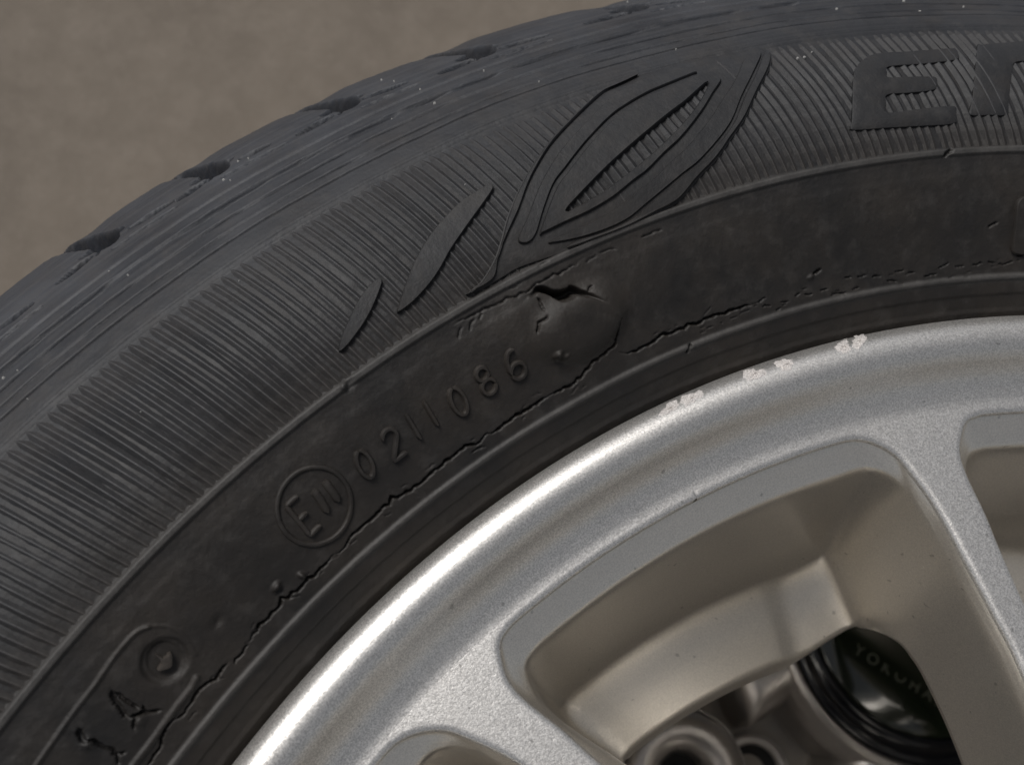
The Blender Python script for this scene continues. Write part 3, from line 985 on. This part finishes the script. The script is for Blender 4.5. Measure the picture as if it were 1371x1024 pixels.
FW = [(70, 168.5), (92, 172.2), (120, 176.6), (141, 179.2), (159.8, 180.69), (167.9, 181.11), (176.1, 181.65), (180.8, 181.68), (184.5, 181.2), (186.7, 180.68), (187.5, 180.0), (187.8, 179.0), (187.8, 175.8), (187.8, 172.3), (187.8, 167.7),
      (187.8, 163.4), (187.8, 159.9), (187.8, 157.3), (187.5, 155.65), (185.8, 154.47), (182.7, 153.43), (178.8, 152.83), (171, 151.89), (158.9, 150.91), (149.2, 150.08), (138, 149.1), (116, 148.0), (92, 147.5), (72, 149.5), (64, 159)]
HPX = [(878, 980), (911, 959), (945, 939), (978, 919), (1012, 900), (1045, 882), (1079, 866), (1113, 851), (1140, 841), (1158, 840), (1170, 842), (1180, 845), (1196, 852), (1212, 863), (1225, 879), (1243, 908), (1284, 997)]
HZ = [ZB] * 8 + [-61, -57, -53, -49, -44, -40, -38, -37, -37]      # the spoke flank is shallower than the barrel
hp = np.array([px2plane([q], z + 1.0)[0] for q, z in zip(HPX, HZ)])
hr_ = np.hypot(hp[:, 0], hp[:, 1]); ht_ = np.degrees(np.arctan2(hp[:, 1], hp[:, 0]))
r_o = float(np.median(hr_[0:8]))
BW = [(76, 164.5), (92, 167.0), (112, 170.2), (126, 172.8), (134, 174.6), (138, 175.8), (141, 176.6), (143, 176.9), (144.4, 176.6), (r_o - 0.3, 175.9), (r_o, 175.0)] + [(r_o, t) for t in (173.0, 170.2, 167.3, 164.4, 161.5, 158.6, 155.8)] + \
     [(float(hr_[k]), float(ht_[k])) for k in (8, 9, 10, 11, 12, 13, 14, 15, 16)] + [(98, 147.5), (82, 149.0), (71, 157)]
def polar(L):
    L = np.asarray(L, float)
    return np.stack([L[:, 0] * np.cos(np.radians(L[:, 1])), L[:, 0] * np.sin(np.radians(L[:, 1]))], 1)
fw = catmull(polar(FW), 14, True)
BZ = [-40, -48, -58, ZB, ZB, ZB, ZB, ZB, ZB, ZB, ZB] + [ZB] * 7 + HZ[8:] + [-37, -37, -38]
bw = catmull(polar(BW), 14, True)
zb = catmull(np.array(BZ, float)[:, None], 14, True)[:, 0]
NW = len(fw)
if area2(fw) < 0:
    fw = fw[::-1]; bw = bw[::-1]; zb = zb[::-1]
ER = 1.3                          # rounded front edge of the window, mm
def face_z(x, y):
    r = np.hypot(x, y)
    z = np.full_like(r, ZF)
    z = z - 0.3 * smooth01((r - 183) / 8) * 0
    z = z - 5.0 * smooth01((75 - r) / 25)
    return z
# one sector of the face, from window centre to window centre, with the spoke in the middle
c0 = math.radians(166.5)
def rot2(P, a):
    c, s = math.cos(a), math.sin(a)
    return np.stack([P[:, 0] * c - P[:, 1] * s, P[:, 0] * s + P[:, 1] * c], 1)
pit = math.radians(PIT)
fwA, fwB = fw, rot2(fw, pit)      # windows either side of the spoke at c0 + pit/2
offs = [0.0, 0.12, 0.3, 0.6, 1.0, 1.5, 2.2]
ring_pts = [(-o) for o in offs]
pts, edges = [], []
def add_loop(P, constrain):
    b = len(pts)
    pts.extend([Vector(p) for p in P])
    if constrain:
        edges.extend([(b + k, b + (k + 1) % len(P)) for k in range(len(P))])
RO, RI = 187.0 + 3.0, 34.0
allw = [rot2(fw, pit * k) for k in range(NSPK)]
sec = []
for w in (fwA, fwB):
    sec.append([inset(w, -o) for o in offs])
def in_sector(P, tol=0.0):
    a = (np.arctan2(P[:, 1], P[:, 0]) - c0 + math.pi * 4) % (2 * math.pi)
    a = np.where(a > math.pi * 1.5, a - 2 * math.pi, a)
    return (a >= -tol) & (a <= pit + tol)
PT = []
EC = []
for loops in sec:
    m0 = in_sector(loops[0], 1e-9)
    for q, L in enumerate(loops):
        base_i = len(PT)
        ids = {}
        for k in np.where(m0)[0]:
            ids[k] = len(PT); PT.append(L[k])
        if q == 0:
            for k in ids:
                kn = (k + 1) % len(L)
                if kn in ids:
                    EC.append((ids[k], ids[kn]))
# regular points
rr = np.r_[np.arange(RI, 186, 2.4), 186.5, 188.4, RO]
for r in rr:
    n = max(3, int(round(pit * r / 2.4)))
    a = c0 + pit * np.arange(n + 1) / n
    P = np.stack([r * np.cos(a), r * np.sin(a)], 1)
    k = np.ones(len(P), bool)
    for loops in sec:
        k &= ~inside(P, inset(fwA if loops is sec[0] else fwB, -(2.6 if r < 186 else 0.2)))
    PT.extend(list(P[k]))
PT = np.array(PT)
vo, eo, fo, ov, oe, of = delaunay_2d_cdt([Vector(p) for p in PT], EC, [], 0, 1e-6)
vo = np.array([v[:] for v in vo])
fo = np.array([f for f in fo if len(f) == 3])
C = vo[fo].mean(1)
k = in_sector(C) & (np.hypot(C[:, 0], C[:, 1]) < RO) & ~inside(C, fwA) & ~inside(C, fwB)
fo = fo[k]
# height: rounded edge next to the windows
def dist_loop(P, L):
    out = np.full(len(P), 1e9)
    A = L; B = np.roll(L, -1, 0)
    for a, b in zip(A, B):
        e = b - a
        t = np.clip(((P - a) @ e) / (e @ e + 1e-12), 0, 1)
        out = np.minimum(out, np.hypot(*(P - a - t[:, None] * e).T))
    return out
dW = np.minimum(dist_loop(vo, fwA), dist_loop(vo, fwB))
q = np.clip(dW / ER, 0, 1)
zz = face_z(vo[:, 0], vo[:, 1]) - ER * (1 - np.sqrt(np.clip(1 - (1 - q) ** 2, 0, 1)))
zz = np.where(np.hypot(vo[:, 0], vo[:, 1]) > 187, np.maximum(zz, ZF - ER), zz)
secV = np.c_[vo, zz]
VV, FF = [], []
for k in range(NSPK):
    P = rot2(secV[:, :2], pit * k)
    FF.append(fo + len(VV) * len(secV))
    VV.append(np.c_[P, secV[:, 2]])
face = mesh_np("spoke_face", np.vstack(VV) * MM, np.vstack(FF), ALLOY, rim)
bm = bmesh.new(); bm.from_mesh(face.data)
bmesh.ops.remove_doubles(bm, verts=bm.verts, dist=2e-5)
bmesh.ops.recalc_face_normals(bm, faces=bm.faces)
if sum(f.normal.z for f in bm.faces) < 0:
    bmesh.ops.reverse_faces(bm, faces=bm.faces)
bm.to_mesh(face.data); bm.free()
# window walls: loft from the front outline to the back outline
wdt = np.hypot(*(fw - bw).T)
r_fw = np.hypot(fw[:, 0], fw[:, 1]); t_fw = np.degrees(np.arctan2(fw[:, 1], fw[:, 0])) % 360
wo_ = smooth01((r_fw - 168) / 18)[:, None]
PO = np.array([(0, ZF - ER), (0.02, ZF - 1.9), (0.06, ZF - 2.7), (0.10, ZF - 3.6), (0.14, ZF - 4.9), (0.17, ZF - 8), (0.21, ZF - 14), (0.27, ZF - 22.5), (0.34, ZF - 31), (0.42, ZF - 40), (0.485, ZF - 46), (0.57, ZF - 50.3), (0.80, ZF - 55), (1.0, ZB)])
PSd = np.array([(0, ZF - ER), (0.10, ZF - 2.6), (0.20, ZF - 4.2), (0.28, ZF - 5.6), (0.34, ZF - 7.6), (0.40, ZF - 11), (0.46, ZF - 16), (0.53, ZF - 22), (0.60, ZF - 29), (0.68, ZF - 36), (0.76, ZF - 43), (0.85, ZF - 50), (0.93, ZF - 55), (1.0, ZB)])
rows = []
for (fo_, zo_), (fs_, zs_) in zip(catmull(PO, 4), catmull(PSd, 4)):
    f = fs_ + (fo_ - fs_) * wo_
    z = zs_ + (zo_ - zs_) * wo_
    z = ZF - ER + (z - ZF + ER) * ((zb - ZF + ER) / (ZB - ZF + ER))[:, None]
    rows.append(np.c_[fw + (bw - fw) * f, z])
W2 = (smooth01((r_fw - 184) / 3.5) * smooth01((t_fw - 155.5) / 4))[:, None]
for ins, dz in ((0.7, -1.6), (2.0, -5.5), (3.2, -10.0), (3.3, -12.0)):
    rows.append(np.c_[bw + (inset(bw, ins) - bw) * W2, zb + (dz * W2 - 0.2 * (1 - W2)).ravel()])
rows.append(np.c_[bw + (inset(bw, -6.0) - bw) * W2, zb - (1.0 + 19 * W2).ravel()])
wall = np.array(rows)
nrow = len(rows)
wv = wall.reshape(-1, 3)
ii = np.arange(nrow - 1)[:, None]; jj = np.arange(NW)[None, :]
a = (ii * NW + jj).ravel(); b = (ii * NW + (jj + 1) % NW).ravel()
wf = np.stack([a, b, b + NW, a + NW], 1)
wall0 = None
for k in range(NSPK):
    if wall0 is None:
        wall0 = mesh_np("window_wall", wv * MM, wf, ALLOY_IN, rim)
        bm = bmesh.new(); bm.from_mesh(wall0.data)
        bmesh.ops.recalc_face_normals(bm, faces=bm.faces)
        bm.to_mesh(wall0.data); bm.free()
        me0 = wall0.data
    else:
        o = bpy.data.objects.new("window_wall", me0)
        o.rotation_euler = (0, 0, k * pit)
        link(o, rim)
# barrel behind the face, and hub boss
lathe("barrel", catmull([(190, -14), (188, -30), (182, -55), (174, -74), (168, -92), (172, -112), (185, -150), (196, -160), (205, -166), (205, -169), (190, -164)], 4), ALLOY_IN, rim, 256)
lathe("hub_boss", catmull([(0, -9), (20, -9), (30, -9.5), (36, -11), (40, -16), (70, -40), (72, -60), (40, -62), (33, -62)], 4), ALLOY, rim, 96)
# kerb scrapes on the flange
def scuff(c, w, hgt, ang, seed):
    r_ = np.random.default_rng(seed)
    fz = lambda r: float(np.interp(r, flange[:80, 0], flange[:80, 1])) if r < 207 else 0.0
    ctr = np.array(c, float)
    ca, sa = math.cos(ang), math.sin(ang)
    n, m = 22, 7
    ph = r_.uniform(0, 6, 4)
    V, F = [], []
    up = flange[: np.argmax(flange[:, 0])]
    def onflange(px):
        z = 2.0
        for _ in range(4):
            P = px2plane([px], z)[0]
            z = float(np.interp(np.hypot(P[0], P[1]), up[:, 0], up[:, 1]))
        return px2plane([px], z)[0]
    for a in range(m):
        f = a / (m - 1)
        for k in range(n):
            t = 2 * math.pi * k / n
            rad = f * (1 + .22 * math.sin(2 * t + ph[0]) + .16 * math.sin(3 * t + ph[1]) + .12 * math.sin(7 * t + ph[2]))
            u, v = rad * math.cos(t) * w, rad * math.sin(t) * hgt
            P = onflange((ctr[0] + u * ca - v * sa, ctr[1] + u * sa + v * ca))
            P = P + np.array([0, 0, (0.20 + 0.15 * r_.uniform(-1, 1)) * (1 - f ** 5) - 0.06 * f])
            V.append(P)
    for a in range(m - 1):
        for k in range(n):
            F.append((a * n + k, a * n + (k + 1) % n, (a + 1) * n + (k + 1) % n, (a + 1) * n + k))
    o = mesh_np("scrape", np.array(V) * MM, F, SCUFF, rim, smooth=False)
    o["label"] = "bare scraped patch on the rim edge"
scuff((897, 546), 15, 7, -0.42, 1)
scuff((925, 533), 15, 9, -0.42, 2)
scuff((1009, 501), 16, 9, -0.28, 3)
scuff((1051, 488), 14, 8, -0.25, 4)
scuff((1129, 464), 13, 8, -0.2, 5)
scuff((1150, 457), 11, 9, -0.2, 6)

# ------------------------------------------------------------------ the wheel underneath, seen through the window
LX, LY, LZ = -73.0, 156.0, -205.0
low = empty("car_wheel", (LX * MM, LY * MM, 0), "dark silver wheel with green centre cap, underneath and seen through the spokes", "wheel")
def low_z(z):
    return z - GZ
t2 = [(r * 0.955, -190 - 0 + z * 0.95) for r, z in PC]
tprof = np.array([(r, z) for r, z in t2] + [(r, -374 - (z + 182)) for r, z in t2[::-1]])
lt = lathe("tyre", np.c_[tprof[:, 0], tprof[:, 1] - GZ], RUBBER, low, 200)
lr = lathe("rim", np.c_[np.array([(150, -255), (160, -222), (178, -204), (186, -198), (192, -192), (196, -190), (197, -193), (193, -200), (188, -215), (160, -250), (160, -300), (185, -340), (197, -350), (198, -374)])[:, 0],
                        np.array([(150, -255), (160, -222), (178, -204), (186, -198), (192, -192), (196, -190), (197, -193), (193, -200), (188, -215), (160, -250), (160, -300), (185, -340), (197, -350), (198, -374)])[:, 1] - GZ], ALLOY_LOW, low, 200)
def lowlathe(name, prof, mat, parent, cx=0, cy=0, n=160, sm=5):
    P = catmull(prof, sm)
    P = np.c_[P[:, 0], P[:, 1] - GZ]
    return lathe(name, P, mat, parent, n, (cx, cy))
cap = lowlathe("centre_cap", [(0, -202.5), (20, -202.7), (38, -203.6), (46, -204.8), (47.5, -205.6)], CAPGREEN, low)
lowlathe("cap_ring", [(47.2, -206.5), (48.4, -204.6), (50, -204.0), (52.5, -205.2), (55, -207.5), (57, -208.0), (58.2, -207)], CAPRING, cap)
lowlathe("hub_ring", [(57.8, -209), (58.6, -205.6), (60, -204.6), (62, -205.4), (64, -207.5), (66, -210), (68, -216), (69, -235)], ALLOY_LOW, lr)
# lobes of the lower wheel's hub, with dark pockets between them
def lobe(ang, half):
    nr_, na_ = 16, 40
    R = np.r_[60.0, np.linspace(62, 87, nr_)]
    A = np.linspace(-half, half, na_)
    V, F = [], []
    rr_, aa_ = np.meshgrid(R, A, indexing='ij')
    e = np.minimum((half - np.abs(aa_)) * rr_, 88 - rr_)          # distance to the free edges
    q = np.clip(e / 13.0, 0, 1)
    z = -206.0 - 17 * (1 - np.sqrt(1 - (1 - q) ** 2)) - 0.06 * (rr_ - 60)
    z = np.where((np.abs(aa_) >= half - 1e-6) | (rr_ >= 86.9), -236, z)
    V = np.stack([rr_ * np.cos(aa_ + ang), rr_ * np.sin(aa_ + ang), z - GZ], 2).reshape(-1, 3) * MM
    n_ = len(R)
    i_ = np.arange(n_ - 1)[:, None]; j_ = np.arange(na_ - 1)[None, :]
    a_ = (i_ * na_ + j_).ravel()
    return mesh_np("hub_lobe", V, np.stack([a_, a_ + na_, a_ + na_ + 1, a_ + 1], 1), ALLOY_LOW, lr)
for k in range(5):
    lobe(math.radians(236.5 + 72 * k), math.radians(25.5))
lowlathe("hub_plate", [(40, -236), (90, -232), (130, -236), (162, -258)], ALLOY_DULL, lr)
for px_, py_, R_, rt, z in ((-93.5, 38.0, 17.0, 8.5, -211), (-70, 64, 13, 2.0, -229)):
    tor = [(0.1, z - 10), (R_ - rt * 1.2, z - 9)] + [(R_ + rt * math.cos(a), z + rt * math.sin(a)) for a in np.linspace(math.pi, 0, 14)] + [(R_ + rt, z - 25)]
    lowlathe("bolt_seat", tor, ALLOY_LOW, lr, px_ - LX, py_ - LY, 72, 2)
    lowlathe("bolt_hole_shade", [(0.1, z + 0.5 - 8), (R_ - rt * 0.4, z + 0.3)], HOLE_SHADE, lr, px_ - LX, py_ - LY, 48, 2)  # dark disc: the shade inside the hole, put in as colour
# lettering on the cap
def cap_text(body, px_c, size, ang):
    cu = bpy.data.curves.new("cap_text", 'FONT')
    cu.body = body
    cu.size = size
    cu.extrude = 0.0002
    cu.align_x = 'CENTER'; cu.align_y = 'CENTER'
    cu.space_character = 1.55
    o = bpy.data.objects.new("cap_text", cu)
    P = px2plane([px_c], -203.0)[0]
    me = bpy.data.meshes.new_from_object(o)
    bpy.data.objects.remove(o)
    ob = bpy.data.objects.new("lettering", me)
    me.materials.append(CAPTEXT)
    ob.location = ((P[0] - LX) * MM, (P[1] - LY) * MM, (-203.2 - GZ) * MM)
    ob.rotation_euler = (0, 0, ang)
    link(ob, cap)
p1, p2 = px2plane([(1180, 892), (1256, 940)], -203)
cap_text("YOKOHAMA", (1215, 912), 0.0062, math.atan2(p2[1] - p1[1], p2[0] - p1[0]))
